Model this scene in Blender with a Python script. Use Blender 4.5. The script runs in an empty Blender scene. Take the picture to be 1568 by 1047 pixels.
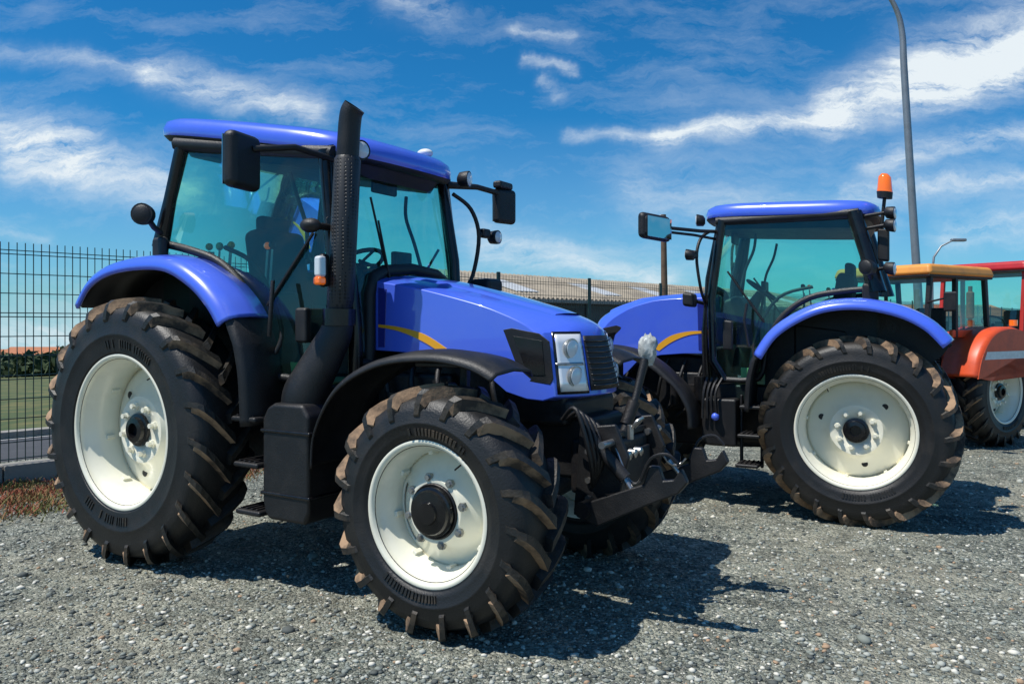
import bpy,bmesh,math,random
import numpy as np
from mathutils import Vector,Matrix
random.seed(3);np.random.seed(3)
sc=bpy.context.scene
sc.view_settings.view_transform='Standard'
try: sc.view_settings.look='None'
except: pass
sc.view_settings.exposure=0
COL=sc.collection
def rad(a): return math.radians(a)
# ---------------------------------------------------------------- materials
class NT:
    def __init__(s,nt): s.nt=nt
    def n(s,t,**k):
        o=s.nt.nodes.new(t)
        for a,b in k.items(): setattr(o,a,b)
        return o
    def l(s,a,b): s.nt.links.new(a,b)
    def put(s,sock,v):
        if isinstance(v,bpy.types.NodeSocket): s.l(v,sock)
        elif v is not None: sock.default_value=v
    def M(s,op,a,b=None,c=None,clamp=False):
        o=s.n('ShaderNodeMath',operation=op,use_clamp=clamp)
        s.put(o.inputs[0],a);s.put(o.inputs[1],b);s.put(o.inputs[2],c)
        return o.outputs[0]
    def V(s,op,a,b=None,scale=None):
        o=s.n('ShaderNodeVectorMath',operation=op)
        s.put(o.inputs[0],a);s.put(o.inputs[1],b)
        if scale is not None: s.put(o.inputs['Scale'],scale)
        return o.outputs['Value'] if op in('DOT_PRODUCT','LENGTH') else o.outputs[0]
    def mix(s,f,a,b,bt='MIX'):
        o=s.n('ShaderNodeMix',data_type='RGBA',blend_type=bt)
        s.put(o.inputs[0],f);s.put(o.inputs[6],a);s.put(o.inputs[7],b)
        return o.outputs[2]
    def noise(s,vec,scale,detail=4,rough=.55,dist=0):
        o=s.n('ShaderNodeTexNoise');s.put(o.inputs['Vector'],vec)
        o.inputs['Scale'].default_value=scale;o.inputs['Detail'].default_value=detail
        o.inputs['Roughness'].default_value=rough;o.inputs['Distortion'].default_value=dist
        return o.outputs['Fac']
    def ramp(s,f,stops):
        o=s.n('ShaderNodeValToRGB');s.put(o.inputs[0],f)
        e=o.color_ramp.elements
        while len(e)<len(stops): e.new(.5)
        for i,(p,c) in enumerate(stops):
            e[i].position=p;e[i].color=c if len(c)==4 else (*c,1)
        return o.outputs[0]
def c4(c): return (*c,1) if len(c)==3 else c
def mat(name,base,rough=.5,metal=0,var=.0,vcol=None,vscale=4,bump=0,bscale=60,coat=0,spec=.5,vlo=.45,vhi=.7,emit=None,rvar=0,det=5):
    m=bpy.data.materials.new(name);m.use_nodes=True;N=NT(m.node_tree)
    b=m.node_tree.nodes['Principled BSDF']
    b.inputs['Base Color'].default_value=c4(base);b.inputs['Roughness'].default_value=rough
    b.inputs['Metallic'].default_value=metal;b.inputs['Coat Weight'].default_value=coat
    b.inputs['Coat Roughness'].default_value=.03
    b.inputs['Specular IOR Level'].default_value=spec
    tc=N.n('ShaderNodeTexCoord').outputs['Object']
    if vcol is not None:
        f=N.noise(tc,vscale,det,.65)
        f=N.ramp(f,[(vlo,(0,0,0)),(vhi,(1,1,1))])
        f=N.M('MULTIPLY',f,var)
        N.l(N.mix(f,c4(base),c4(vcol)),b.inputs['Base Color'])
        if rvar:
            N.l(N.M('ADD',rough,N.M('MULTIPLY',f,rvar)),b.inputs['Roughness'])
    if bump:
        bp=N.n('ShaderNodeBump');bp.inputs['Strength'].default_value=bump;bp.inputs['Distance'].default_value=.01
        N.l(N.noise(tc,bscale,3),bp.inputs['Height']);N.l(bp.outputs[0],b.inputs['Normal'])
    if emit: 
        b.inputs['Emission Color'].default_value=c4(emit);b.inputs['Emission Strength'].default_value=.3
    return m
BLUE=mat('blue_paint',(.072,.150,.80),.28,var=.30,vcol=(.12,.20,.72),vscale=2.5,coat=1.0,rvar=.2)
DBLUE=mat('dark_blue_paint',(.018,.03,.26),.3,coat=.5)
YEL=mat('yellow_decal',(.85,.40,.02),.4)
BLK=mat('black_plastic',(.008,.008,.009),.48,var=.35,vcol=(.036,.032,.029),vscale=7,bump=.25,bscale=120,rvar=.3)
BLKG=mat('black_paint_gloss',(.006,.006,.007),.2,var=.25,vcol=(.035,.031,.028),vscale=9,rvar=.4)
IRON=mat('dark_cast_iron',(.010,.010,.012),.5,metal=.2,var=.6,vcol=(.05,.038,.028),vscale=8,bump=.4,bscale=40)
STEEL=mat('worn_steel',(.45,.45,.44),.35,metal=.9,var=.6,vcol=(.2,.15,.1),vscale=20)
RUB=mat('tyre_rubber',(.010,.010,.010),.48,var=.5,vcol=(.050,.041,.033),vscale=3.5,bump=.25,bscale=90,vlo=.48,vhi=.80,det=8,rvar=.35)
LUG=mat('tyre_lug_rubber',(.012,.012,.011),.52,var=.7,vcol=(.085,.062,.040),vscale=6,bump=.35,bscale=70,vlo=.47,vhi=.70)
LUGT=mat('tyre_lug_dusty_edge',(.05,.036,.026),.85,var=.95,vcol=(.38,.24,.14),vscale=4.5,bump=.3,bscale=60,vlo=.38,vhi=.58)
CREAM=mat('cream_rim_paint',(.85,.82,.67),.28,var=.35,vcol=(.55,.47,.33),vscale=5,coat=.4,vlo=.54,vhi=.8,rvar=.4)
HL=mat('headlight_reflector',(.86,.87,.86),.18,metal=.25,coat=1)
LAMPG=mat('lamp_lens',(.7,.73,.75),.1,coat=1)
ORG=mat('amber_lens',(.9,.16,.01),.15,coat=1,emit=(.9,.16,0))
GREENM=mat('pale_floor_mat',(.45,.55,.25),.7)
SEAT=mat('seat_fabric',(.02,.022,.026),.8)
WHT=mat('white_plastic',(.75,.75,.73),.4,var=.4,vcol=(.4,.38,.33),vscale=15)
BAG=mat('grey_plastic_bag',(.50,.52,.50),.3,var=.8,vcol=(.12,.12,.11),vscale=18,bump=.8,bscale=25)
def glass(name,tint,refl=1.0):
    m=bpy.data.materials.new(name);m.use_nodes=True;N=NT(m.node_tree);m.node_tree.nodes.clear()
    out=N.n('ShaderNodeOutputMaterial');t=N.n('ShaderNodeBsdfTransparent');t.inputs[0].default_value=c4(tint)
    g=N.n('ShaderNodeBsdfGlossy');g.inputs['Roughness'].default_value=.02;g.inputs[0].default_value=(.9,1,1,1)
    fr=N.n('ShaderNodeFresnel');fr.inputs[0].default_value=1.5
    d=N.n('ShaderNodeBsdfDiffuse');d.inputs[0].default_value=(.25,.48,.42,1)
    tc=N.n('ShaderNodeTexCoord').outputs['Object']
    dust=N.M('MULTIPLY',N.ramp(N.noise(tc,3,5,.7),[(.4,(.3,.3,.3)),(.8,(1,1,1))]),.035)
    mx=N.n('ShaderNodeMixShader');N.l(N.M('MULTIPLY',fr.outputs[0],refl),mx.inputs[0]);N.l(t.outputs[0],mx.inputs[1]);N.l(g.outputs[0],mx.inputs[2])
    m2=N.n('ShaderNodeMixShader');N.l(dust,m2.inputs[0]);N.l(mx.outputs[0],m2.inputs[1]);N.l(d.outputs[0],m2.inputs[2])
    N.l(m2.outputs[0],out.inputs[0]);return m
GLS=glass('tinted_cab_glass',(.54,.92,.82),1.4)
MIRR=mat('mirror_glass',(.6,.6,.55),.03,metal=1)
# ---------------------------------------------------------------- mesh helpers
class B:
    """builder: parts parented to an Empty, local coords (x fwd, n near side, z up)"""
    def __init__(s,name,loc,heading,S=1,scale=1):
        s.S=S;s.warp=0;s.shift=0
        e=bpy.data.objects.new(name,None);COL.objects.link(e);e.empty_display_size=.3
        e.location=loc;e.rotation_euler=(0,0,math.atan2(heading[1],heading[0]));e.scale=(scale,)*3
        s.e=e
    def obj(s,name,verts,faces,m,smooth=False,bevel=0,seg=2,mats=None,fm=None,recalc=True,solid=0,angle=35):
        me=bpy.data.meshes.new(name)
        W=s.warp if not name.startswith(('rear_wheel','front_wheel','rear_fender','fender_')) else 0
        X=s.shift if not name.startswith('rear_') else 0
        me.from_pydata([(v[0]+X,s.S*v[1],v[2]+(W*v[0]*min(1,max(0,(v[2]-1.3)/.5)) if W else 0)) for v in verts],[],faces)
        if recalc:
            bm=bmesh.new();bm.from_mesh(me);bmesh.ops.recalc_face_normals(bm,faces=bm.faces);bm.to_mesh(me);bm.free()
        for mm in (mats or [m]): me.materials.append(mm)
        if fm is not None: me.polygons.foreach_set('material_index',fm)
        if smooth or bevel: me.polygons.foreach_set('use_smooth',[True]*len(me.polygons))
        if smooth and not bevel:
            try: me.set_sharp_from_angle(angle=rad(angle))
            except: pass
        o=bpy.data.objects.new(name,me);COL.objects.link(o);o.parent=s.e
        if solid:
            md=o.modifiers.new('s','SOLIDIFY');md.thickness=solid;md.offset=0
        if bevel:
            md=o.modifiers.new('b','BEVEL');md.width=bevel;md.segments=seg;md.limit_method='ANGLE';md.angle_limit=rad(32);md.harden_normals=True
        return o
    def box(s,name,c,d,m,bevel=.012,rot=None,taper=1.0,seg=2):
        vs=[]
        for z in(-1,1):
            k=taper if z>0 else 1
            for x,y in((-1,-1),(1,-1),(1,1),(-1,1)):
                v=Vector((x*d[0]/2*k,y*d[1]/2*k,z*d[2]/2))
                if rot: v=Matrix.Rotation(rad(rot[2]),3,'Z')@Matrix.Rotation(rad(rot[1]),3,'Y')@Matrix.Rotation(rad(rot[0]),3,'X')@v
                vs.append(v+Vector(c))
        fs=[(0,3,2,1),(4,5,6,7),(0,1,5,4),(1,2,6,5),(2,3,7,6),(3,0,4,7)]
        return s.obj(name,vs,fs,m,bevel=bevel,seg=seg)
    def tube(s,name,pts,r,m,seg=12,cap=True,flat=1.0):
        pts=[Vector(p) for p in pts];n=len(pts)
        rs=r if isinstance(r,(list,tuple)) else [r]*n
        vs=[];fs=[];up=None
        for i,p in enumerate(pts):
            t=(pts[min(i+1,n-1)]-pts[max(i-1,0)]).normalized()
            if up is None:
                up=Vector((0,0,1)) if abs(t.z)<.9 else Vector((1,0,0))
            a=(up-t*up.dot(t)).normalized();up=a;b=t.cross(a)
            for k in range(seg):
                an=2*math.pi*k/seg
                vs.append(p+a*math.cos(an)*rs[i]+b*math.sin(an)*rs[i]*flat)
        for i in range(n-1):
            for k in range(seg):
                k2=(k+1)%seg;fs.append((i*seg+k,i*seg+k2,(i+1)*seg+k2,(i+1)*seg+k))
        if cap: fs.append(tuple(range(seg)));fs.append(tuple((n-1)*seg+k for k in range(seg)))
        return s.obj(name,vs,fs,m,smooth=True,angle=50)
    def prism(s,name,poly,n0,n1,m,bevel=.012,seg=2):
        k=len(poly);vs=[(x,n0,z) for x,z in poly]+[(x,n1,z) for x,z in poly]
        fs=[tuple(range(k)),tuple(range(2*k-1,k-1,-1))]+[(i,(i+1)%k,k+(i+1)%k,k+i) for i in range(k)]
        return s.obj(name,vs,fs,m,bevel=bevel,seg=seg)
    def lathe(s,name,prof,c,m,seg=64,mask=None,sgn=1,solid=0,angle=35,axis='n'):
        vs=[];fs=[];k=len(prof)
        for j in range(seg):
            a=2*math.pi*j/seg;ca,sa=math.cos(a),math.sin(a)
            for w,r in prof:
                if axis=='n': vs.append((c[0]+r*ca,c[1]+sgn*w,c[2]+r*sa))
                elif axis=='x': vs.append((c[0]+w*sgn,c[1]+r*ca,c[2]+r*sa))
                else: vs.append((c[0]+r*ca,c[1]+r*sa,c[2]+w*sgn))
        for j in range(seg):
            j2=(j+1)%seg
            for i in range(k-1):
                if mask and mask(i,j): continue
                fs.append((j*k+i,j2*k+i,j2*k+i+1,j*k+i+1))
        return s.obj(name,vs,fs,m,smooth=True,solid=solid,angle=angle,recalc=not mask)
    def sweep(s,name,path,sect,m,solid=.015,angle=45,mats=None):
        vs=[];fs=[];k=len(sect);P=[Vector((p[0],p[1])) for p in path]
        for i,p in enumerate(P):
            t=(P[min(i+1,len(P)-1)]-P[max(i-1,0)]).normalized();nn=Vector((-t.y,t.x))
            for n_,o in sect: vs.append((p.x+nn.x*o,n_,p.y+nn.y*o))
        for i in range(len(P)-1):
            for j in range(k-1): fs.append((i*k+j,(i+1)*k+j,(i+1)*k+j+1,i*k+j+1))
        return s.obj(name,vs,fs,m,smooth=True,solid=solid,angle=angle)
    def sphere(s,name,c,r,m,sc_=(1,1,1),seg=16):
        bm=bmesh.new();bmesh.ops.create_uvsphere(bm,u_segments=seg,v_segments=seg//2+2,radius=1)
        vs=[(c[0]+v.co.x*r*sc_[0],c[1]+v.co.y*r*sc_[1],c[2]+v.co.z*r*sc_[2]) for v in bm.verts]
        fs=[tuple(v.index for v in f.verts) for f in bm.faces];bm.free()
        return s.obj(name,vs,fs,m,smooth=True,angle=180)
def spline(pts,k=6):
    out=[];P=[Vector(p) for p in pts];n=len(P)
    for i in range(n-1):
        p0=P[max(i-1,0)];p1=P[i];p2=P[i+1];p3=P[min(i+2,n-1)]
        for j in range(k):
            t=j/k
            out.append(.5*((2*p1)+(p2-p0)*t+(2*p0-5*p1+4*p2-p3)*t*t+(3*p1-p0-3*p2+p3)*t**3))
    out.append(P[-1]);return out
def ico(c,r,s_=(1,1,1),jit=0,sub=2):
    bm=bmesh.new();bmesh.ops.create_icosphere(bm,subdivisions=sub,radius=1)
    vs=[]
    for v in bm.verts:
        k=1+random.uniform(-jit,jit);vs.append((c[0]+v.co.x*r*s_[0]*k,c[1]+v.co.y*r*s_[1]*k,c[2]+v.co.z*r*s_[2]*k))
    fs=[tuple(v.index for v in f.verts) for f in bm.faces];bm.free();return vs,fs
def wheel(b,name,x,n,R,W,rr,nl,side,deep,cap,lug=.05,bolts=8):
    hw=W/2;Rc=R-lug;z=R-.014;c=(x,n,z)
    half=[(hw*.80,rr-.012),(hw*.88,rr+.012),(hw*.90,rr+.03),(hw*.905,rr+.034),(hw*.93,rr+.036),(hw*.97,rr+.25*(Rc-rr)),(hw*1.0,rr+.40*(Rc-rr)),(hw*1.016,rr+.42*(Rc-rr)),(hw*1.016,rr+.45*(Rc-rr)),(hw*1.0,rr+.47*(Rc-rr)),(hw*.995,rr+.66*(Rc-rr)),(hw*.96,Rc-.075),(hw*.88,Rc-.035),(hw*.6,Rc-.012),(0,Rc)]
    prof=half+[(-w,r) for w,r in reversed(half[:-1])]
    b.lathe(name+'_tyre',prof,c,RUB,seg=72,angle=60)
    # raised sidewall marks (embossed ribs in two arcs)
    vs=[];fs=[]
    r0=rr+.18*(Rc-rr);r1=rr+.33*(Rc-rr)
    for ctr in(1.35,4.5):
        a=ctr-.42
        while a<ctr+.42:
            wd=random.uniform(.012,.03)/r0*.55;o=len(vs)
            if random.random()<.85:
                for rq,wq in((r0,hw*.955),(r1,hw*.985)):
                    for aa in(a,a+wd):
                        vs.append((x+rq*math.cos(aa),n+side*(wq+.004),z+rq*math.sin(aa)))
                fs.append((o,o+1,o+3,o+2))
            a+=wd+.022
    if fs: b.obj(name+'_sidewall_marks',vs,fs,LUG,solid=.006)
    vs=[];fs=[];fm=[]
    path=[(-.06*hw,R,0),(.3*hw,R-.002,.30),(.6*hw,R-.008,.58),(.86*hw,R-.02,.80),(.975*hw,R-.045,.90),(1.02*hw,R-.09,.97),(1.035*hw,R-.15,1.04)]
    tot=.36*(.75/R)**.5*(W/.5)
    for sd in(1,-1):
        for i in range(nl):
            a0=2*math.pi*(i+(.5 if sd<0 else 0))/nl+random.uniform(-.006,.006)
            base=len(vs)
            for q,(w,r,t) in enumerate(path):
                a=a0+tot*t
                wt=(.024 if q<4 else .02);wb=wt+.014
                if q==0: wt=.03;wb=.042
                depth=lug+.01 if q<4 else (lug+.02 if q==4 else .05)
                jr=random.uniform(-.002,.002)
                for (dr,half_) in((-depth,-wb),(0,-wt),(0,wt),(-depth,wb)):
                    rr_=r+dr+jr;aa=a+half_/R
                    ww=w if q<5 else w-(0 if dr==0 else .03)
                    vs.append((x+rr_*math.cos(aa),n+sd*ww,z+rr_*math.sin(aa)))
            L=len(path)
            for q in range(L-1):
                for k in range(3):
                    o=base+q*4+k;fs.append((o,o+1,o+5,o+4));fm.append(1 if k==0 and q<5 else 0)
            fs.append((base,base+1,base+2,base+3));fm.append(0)
            o=base+(L-1)*4;fs.append((o,o+1,o+2,o+3));fm.append(0)
    b.obj(name+'_lugs',vs,fs,None,mats=[LUG,LUGT],fm=fm,bevel=0)
    f=hw*.88
    rim=[(f-.012,rr+.022),(f+.004,rr+.022),(f+.008,rr+.012),(f,rr-.004),(f-.025,rr-.012),(f-.05,rr-.014),(f-.062,rr-.03),(f-.11,rr-.038),(f-.125,rr-.052),(-f+.05,rr-.052),(-f,rr-.01),(-f,rr+.02)]
    b.lathe(name+'_rim',rim,c,CREAM,sgn=side,seg=96,angle=50)
    d=f-deep
    rb=rr-.052
    if cap:
        disc=[(d-.095,rb),(d-.09,rb-.018),(d-.075,rb-.045),(d-.055,rb-.07),(d-.005,rb*.58),(d+.015,rb*.53),(d+.02,.10)]
        def msk(i,j): return i==1 and 3<((j+10)%48)<22
        b.lathe(name+'_disc',disc,c,CREAM,sgn=side,seg=96,mask=msk,solid=.012)
        b.lathe(name+'_hub',[(d,.15),(d+.025,.148),(d+.03,.135),(d+.055,.13),(d+.06,.118),(d+.075,.11),(d+.08,.06),(d+.095,.055),(d+.095,.0)],c,BLKG,sgn=side,seg=40)
        b.lathe(name+'_hub_bolt_ring',[(d+.03,.134),(d+.034,.142),(d+.03,.147)],c,IRON,sgn=side,seg=40)
        br=.178;bh=.035;bs=.015
    else:
        disc=[(d-.13,rb),(d-.12,rb-.03),(d-.10,rb*.80),(d-.07,rb*.64),(d-.03,rb*.55),(d,rb*.50),(d+.004,.10)]
        b.lathe(name+'_disc',disc,c,CREAM,sgn=side,seg=96,solid=.012)
        b.lathe(name+'_hub',[(d,.115),(d+.03,.112),(d+.035,.09),(d+.06,.085),(d+.065,.05),(d+.03,.045),(d+.03,0)],c,BLKG,sgn=side,seg=40)
        br=.165;bh=.05;bs=.018
        for k in range(3):
            a=2.4+k*2.1
            b.lathe(name+'_hole_%d'%k,[(0.004,.028),(0.004,0)],(x+rb*.72*math.cos(a),n+side*(d-.078),z+rb*.72*math.sin(a)),BLK,sgn=side,seg=16)
    vs=[];fs=[]
    for k in range(bolts):
        a=2*math.pi*(k+.3)/bolts;px,pz=x+br*math.cos(a),z+br*math.sin(a)
        for (w0,w1,rr2) in((d,d+.022,bs*1.6),(d,d+bh,bs)):
            o=len(vs)
            for w in(w0,w1):
                for q in range(6):
                    qa=q*math.pi/3;vs.append((px+rr2*math.cos(qa),n+side*w,pz+rr2*math.sin(qa)))
            fs+= [(o+q,o+(q+1)%6,o+6+(q+1)%6,o+6+q) for q in range(6)]+[tuple(o+6+q for q in range(6))]
    b.obj(name+'_bolts',vs,fs,CREAM if not cap else STEEL)
    for k in range(8):
        a=k*math.pi/4+.2
        b.box(name+'_well_lug_%d'%k,(x+(rb-.006)*math.cos(a),n+side*(d-.05),z+(rb-.006)*math.sin(a)),(.02,.06,.03),CREAM,bevel=.005,rot=(0,-math.degrees(a),0))
    b.tube(name+'_valve',[(x+(rb)*math.cos(1),n+side*(f-.09),z+rb*math.sin(1)),(x+(rb-.03)*math.cos(1),n+side*(f-.05),z+(rb-.03)*math.sin(1))],.005,BLK,seg=6)

def lamp(b,name,c,r,d=(1,0),m=LAMPG):
    dv=Vector((d[0],d[1],0)).normalized();c=Vector(c)
    b.tube(name+'_body',[c-dv*.07,c-dv*.05,c,c+dv*.02],[r*.45,r*.9,r,r],BLK,seg=18)
    b.tube(name+'_lens',[c+dv*.021,c+dv*.028],[r*.82,r*.7],m,seg=18)
def mirror(b,name,c,w,h,yaw,tilt=0):
    b.box(name+'_housing',c,(w*.35,w,h),BLK,bevel=w*.16,rot=(tilt,0,yaw),seg=4)
    a=rad(yaw);off=Vector((-math.cos(a),-math.sin(a),0))*(w*.177)
    b.box(name+'_glass',Vector(c)+off,(.006,w*.86,h*.88),MIRR,bevel=.002,rot=(tilt,0,yaw))
def perf():
    m=bpy.data.materials.new('perforated_steel');m.use_nodes=True;N=NT(m.node_tree);bs=m.node_tree.nodes['Principled BSDF']
    tc=N.n('ShaderNodeTexCoord').outputs['Object']
    vo=N.n('ShaderNodeTexVoronoi');N.l(tc,vo.inputs['Vector']);vo.inputs['Scale'].default_value=46;vo.inputs['Randomness'].default_value=0
    f=N.ramp(vo.outputs['Distance'],[(.28,(0,0,0)),(.36,(1,1,1))])
    N.l(N.mix(f,(.001,.001,.001,1),(.022,.022,.023,1)),bs.inputs['Base Color']);bs.inputs['Roughness'].default_value=.45
    bp=N.n('ShaderNodeBump');bp.inputs['Strength'].default_value=.7;bp.inputs['Distance'].default_value=.005;N.l(f,bp.inputs['Height']);N.l(bp.outputs[0],bs.inputs['Normal'])
    return m
PERF=perf()

def tractor(name,loc,heading,S,scale,Rr,first):
    b=B(name,loc,heading,S,scale)
    b.warp=0 if first else .15
    FX=2.39 if first else 2.44;Rf=.664
    RX,RN,RW=(-.15,.895,.44) if first else (0,.79,.46)
    FNN=.85 if first else .81
    for sd in(1,-1):
        wheel(b,'rear_wheel_%s'%('near' if sd>0 else 'far'),RX,sd*RN,Rr,RW,.504,22,sd,.16,False)
        wheel(b,'front_wheel_%s'%('near' if sd>0 else 'far'),FX,sd*FNN,Rf,.41,.360,19,sd,.10,True,lug=.048,bolts=8)
    # ---- hood
    top=spline([(1.50,1.95),(1.8,1.905),(2.1,1.84),(2.4,1.765),(2.65,1.70),(2.80,1.645),(2.87,1.585),(2.905,1.46),(2.935,1.33),(2.95,1.22)],3)
    bot=[(2.87,1.195),(2.75,1.20),(2.55,1.235),(2.42,1.30),(2.25,1.39),(2.0,1.43),(1.75,1.45),(1.5,1.46)]
    out=[(p[0],p[1],1) for p in top]+[(x,z,0) for x,z in bot];k=len(out)
    nv=17;vs=[];fs=[];HW=.40
    def ramp(x): return min(1,max(0,(x-2.35)/.45))
    def hx(x,v): return x-.15*abs(v)**2.2*ramp(x)
    for j in range(nv):
        v=-1+2*j/(nv-1)
        for x,z,t in out:
            crown=.05*abs(v)**3*(1 if (t and z>1.6) else 0)
            vs.append((hx(x,v),v*(HW-.015*ramp(x)),z-crown))
    for j in range(nv-1):
        for i in range(k): fs.append((j*k+i,j*k+(i+1)%k,(j+1)*k+(i+1)%k,(j+1)*k+i))
    fs.append(tuple(range(k)));fs.append(tuple((nv-1)*k+i for i in range(k)))
    b.obj('hood',vs,fs,BLUE,bevel=.055,seg=6)
    b.tube('hood_seal',[(1.48,-.43,1.30),(1.48,-.43,1.82),(1.48,-.39,1.925),(1.48,-.28,1.975),(1.48,0,2.0),(1.48,.28,1.975),(1.48,.39,1.925),(1.48,.43,1.82),(1.48,.43,1.30)],.042,BLK,seg=10)
    vs=[];fs=[];xs=[p for p in top if p[0]<2.72 and p[0]>1.53]
    for p in xs:
        for v in(-.62,-.5,-.25,0,.25,.5,.62):
            h=.012*(1 if abs(v)<.6 else -.4)
            vs.append((hx(p[0],v),v*HW*(1-.25*(p[0]-1.5)/1.3),p[1]-.05*abs(v)**3+h))
    for i in range(len(xs)-1):
        for j in range(6): fs.append((i*7+j,(i+1)*7+j,(i+1)*7+j+1,i*7+j+1))
    b.obj('hood_centre_panel',vs,fs,BLUE,smooth=True,angle=180)
    def fx(z,v): return 2.865+(1.585-z)*.25-.15*abs(v)**2.2
    def fpatch(nm,v0,v1,z0,z1,m,off=.006,nx=10,nz=6,shear=0,tp=None):
        vs=[];fs=[]
        for i in range(nx+1):
            for j in range(nz+1):
                z=z0+(z1-z0)*j/nz
                t=i/nx
                if tp: t=.5+(t-.5)*(1+(tp-1)*(j/nz))
                v=v0+(v1-v0)*t+shear*(z-z0)
                vs.append((fx(z,v)+off,v*.385,z))
        for i in range(nx):
            for j in range(nz):
                o=i*(nz+1)+j;fs.append((o,o+1,o+nz+2,o+nz+1))
        return b.obj(nm,vs,fs,m,smooth=True,solid=.008)
    fpatch('front_grille',-.48,.48,1.25,1.56,BLK,.010,tp=.85)
    for q in range(9): fpatch('grille_slat_%d'%q,-.44,.44,1.27+q*.032,1.28+q*.032,BLKG,.022,nz=1)
    for sd in(1,-1):
        w='near' if sd>0 else 'far'
        a0,a1=(.55,.95) if sd>0 else (-.95,-.55)
        fpatch('headlight_lens_'+w,a0,a1,1.25,1.57,HL,.012,shear=-.25*sd)
        fpatch('headlight_bezel_'+w,a0-.03,a1+.03,1.235,1.585,BLKG,.005,shear=-.25*sd)
        fpatch('headlight_divider_'+w,a0,a1,1.395,1.41,STEEL,.016,nz=1,shear=-.25*sd)
        for zz in(1.33,1.485):
            v=(.70 if zz<1.4 else .67)*sd
            b.tube('headlight_ring_%s_%d'%(w,int(zz*100)),[(fx(zz,v)+.0,v*.385,zz),(fx(zz,v)+.018,v*.385+.004*sd,zz)],[.060,.062],STEEL,seg=20)
            b.tube('headlight_bulb_%s_%d'%(w,int(zz*100)),[(fx(zz,v)+.0,v*.385,zz),(fx(zz,v)+.022,v*.385+.004*sd,zz),(fx(zz,v)+.028,v*.385+.005*sd,zz)],[.045,.052,.03],LAMPG,seg=20)
        def sp(nm,poly,m,off=.003,th=.008,bev=.003,xm=1.8):
            n0=sd*(HW-.015*ramp(xm)+off);b.prism(nm+'_'+w,poly,n0-sd*th,n0,m,bevel=bev)
        sg=[(2.46,1.595),(2.52,1.605),(2.70,1.575),(2.765,1.53),(2.79,1.32),(2.77,1.29),(2.64,1.30),(2.58,1.33)]
        sp('side_grille',sg,BLK,off=.004,xm=2.8)
        sp('side_grille_mesh',[(2.53,1.56),(2.72,1.535),(2.74,1.34),(2.63,1.34)],BLKG,off=.008,xm=2.8,th=.004,bev=.001)
        sp('hood_rear_panel',[(1.53,1.48),(1.53,1.86),(1.60,1.85),(1.585,1.48)],DBLUE)
        up=spline([(1.535,1.625),(1.70,1.61),(1.90,1.565),(2.08,1.475)],5);lo=spline([(2.02,1.458),(1.88,1.525),(1.70,1.583),(1.535,1.608)],5)
        sp('yellow_stripe',[tuple(p) for p in up]+[tuple(p) for p in lo],YEL,off=.005,th=.006,bev=.0)
    # ---- chassis
    b.box('engine_block',(1.95,0,1.10),(1.1,.5,.66),IRON,bevel=.03)
    b.box('engine_side',(1.75,.27,1.12),(.6,.12,.40),BLK,bevel=.03)
    b.box('oil_pan',(1.85,0,.68),(1.3,.38,.30),IRON,bevel=.04)
    b.box('transmission',(.6,0,.85),(1.5,.48,.55),IRON,bevel=.05)
    b.box('rear_axle_housing',(RX,0,Rr),(.42,1.1,.36),IRON,bevel=.08)
    b.box('front_frame',(2.60,0,.92),(.70,.46,.36),BLK,bevel=.03)
    b.box('radiator_shroud',(2.62,0,1.15),(.42,.62,.20),BLK,bevel=.03)
    b.box('nose_undertray',(2.76,0,1.14),(.20,.62,.14),BLK,bevel=.04)
    b.tube('front_axle',[(FX,-.70,.62),(FX,-.3,.56),(FX,.3,.56),(FX,.70,.62)],[.11,.09,.09,.11],IRON,seg=14)
    b.tube('front_axle_diff',[(FX,-.16,.55),(FX,0,.55),(FX,.16,.55)],[.1,.2,.1],IRON,seg=16)
    for sd in(1,-1):
        b.tube('steer_cyl_%d'%sd,[(FX-.16,sd*.15,.62),(FX-.18,sd*.55,.62)],.035,IRON)
        b.box('mudguard_bracket_%d'%sd,(FX-.05,sd*.60,1.05),(.05,.05,.75),BLK)
        b.box('mudguard_arm_%d'%sd,(FX-.05,sd*.72,1.41),(.3,.3,.03),BLK)
    for q in range(5):
        x0=1.55+q*.2
        b.tube('hose_%d'%q,spline([(x0,.30,1.40),(x0+.05,.40,1.25),(x0+.12,.36,1.0),(x0+.3,.32,.85)],5),.018,BLK,seg=8)
    b.tube('filter_can',[(1.65,.38,.95),(1.65,.38,1.2)],.06,IRON,seg=18)
    b.tube('filter_can_b',[(1.85,.38,.98),(1.85,.38,1.2)],.05,IRON,seg=18)
    # ---- front linkage
    b.box('linkage_block',(2.96,0,.82),(.28,.50,.32),IRON,bevel=.03)
    b.box('linkage_plate_top',(3.00,0,1.0),(.16,.56,.04),BLK,bevel=.01)
    b.box('linkage_plate_front',(3.11,0,.80),(.03,.44,.22),BLK,bevel=.01)
    for sd in(1,-1):
        b.prism('lower_link_%d'%sd,[(2.92,.58),(3.05,.53),(3.36,.69),(3.51,.76),(3.56,.82),(3.525,.89),(3.485,.83),(3.43,.82),(3.405,.89),(3.35,.89),(3.32,.79),(3.0,.66)],sd*.36-.022,sd*.36+.022,BLK,bevel=.01)
        b.prism('link_cheek_%d'%sd,[(2.86,.55),(3.12,.60),(3.20,.9),(3.12,1.08),(2.9,1.05)],sd*.27-.015,sd*.27+.015,BLK)
        b.tube('link_cyl_%d'%sd,[(2.98,sd*.33,1.02),(3.20,sd*.33,.80)],[.035,.035],BLK,seg=14)
        b.tube('link_rod_%d'%sd,[(3.18,sd*.33,.82),(3.28,sd*.35,.70)],.016,STEEL,seg=10)
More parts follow.
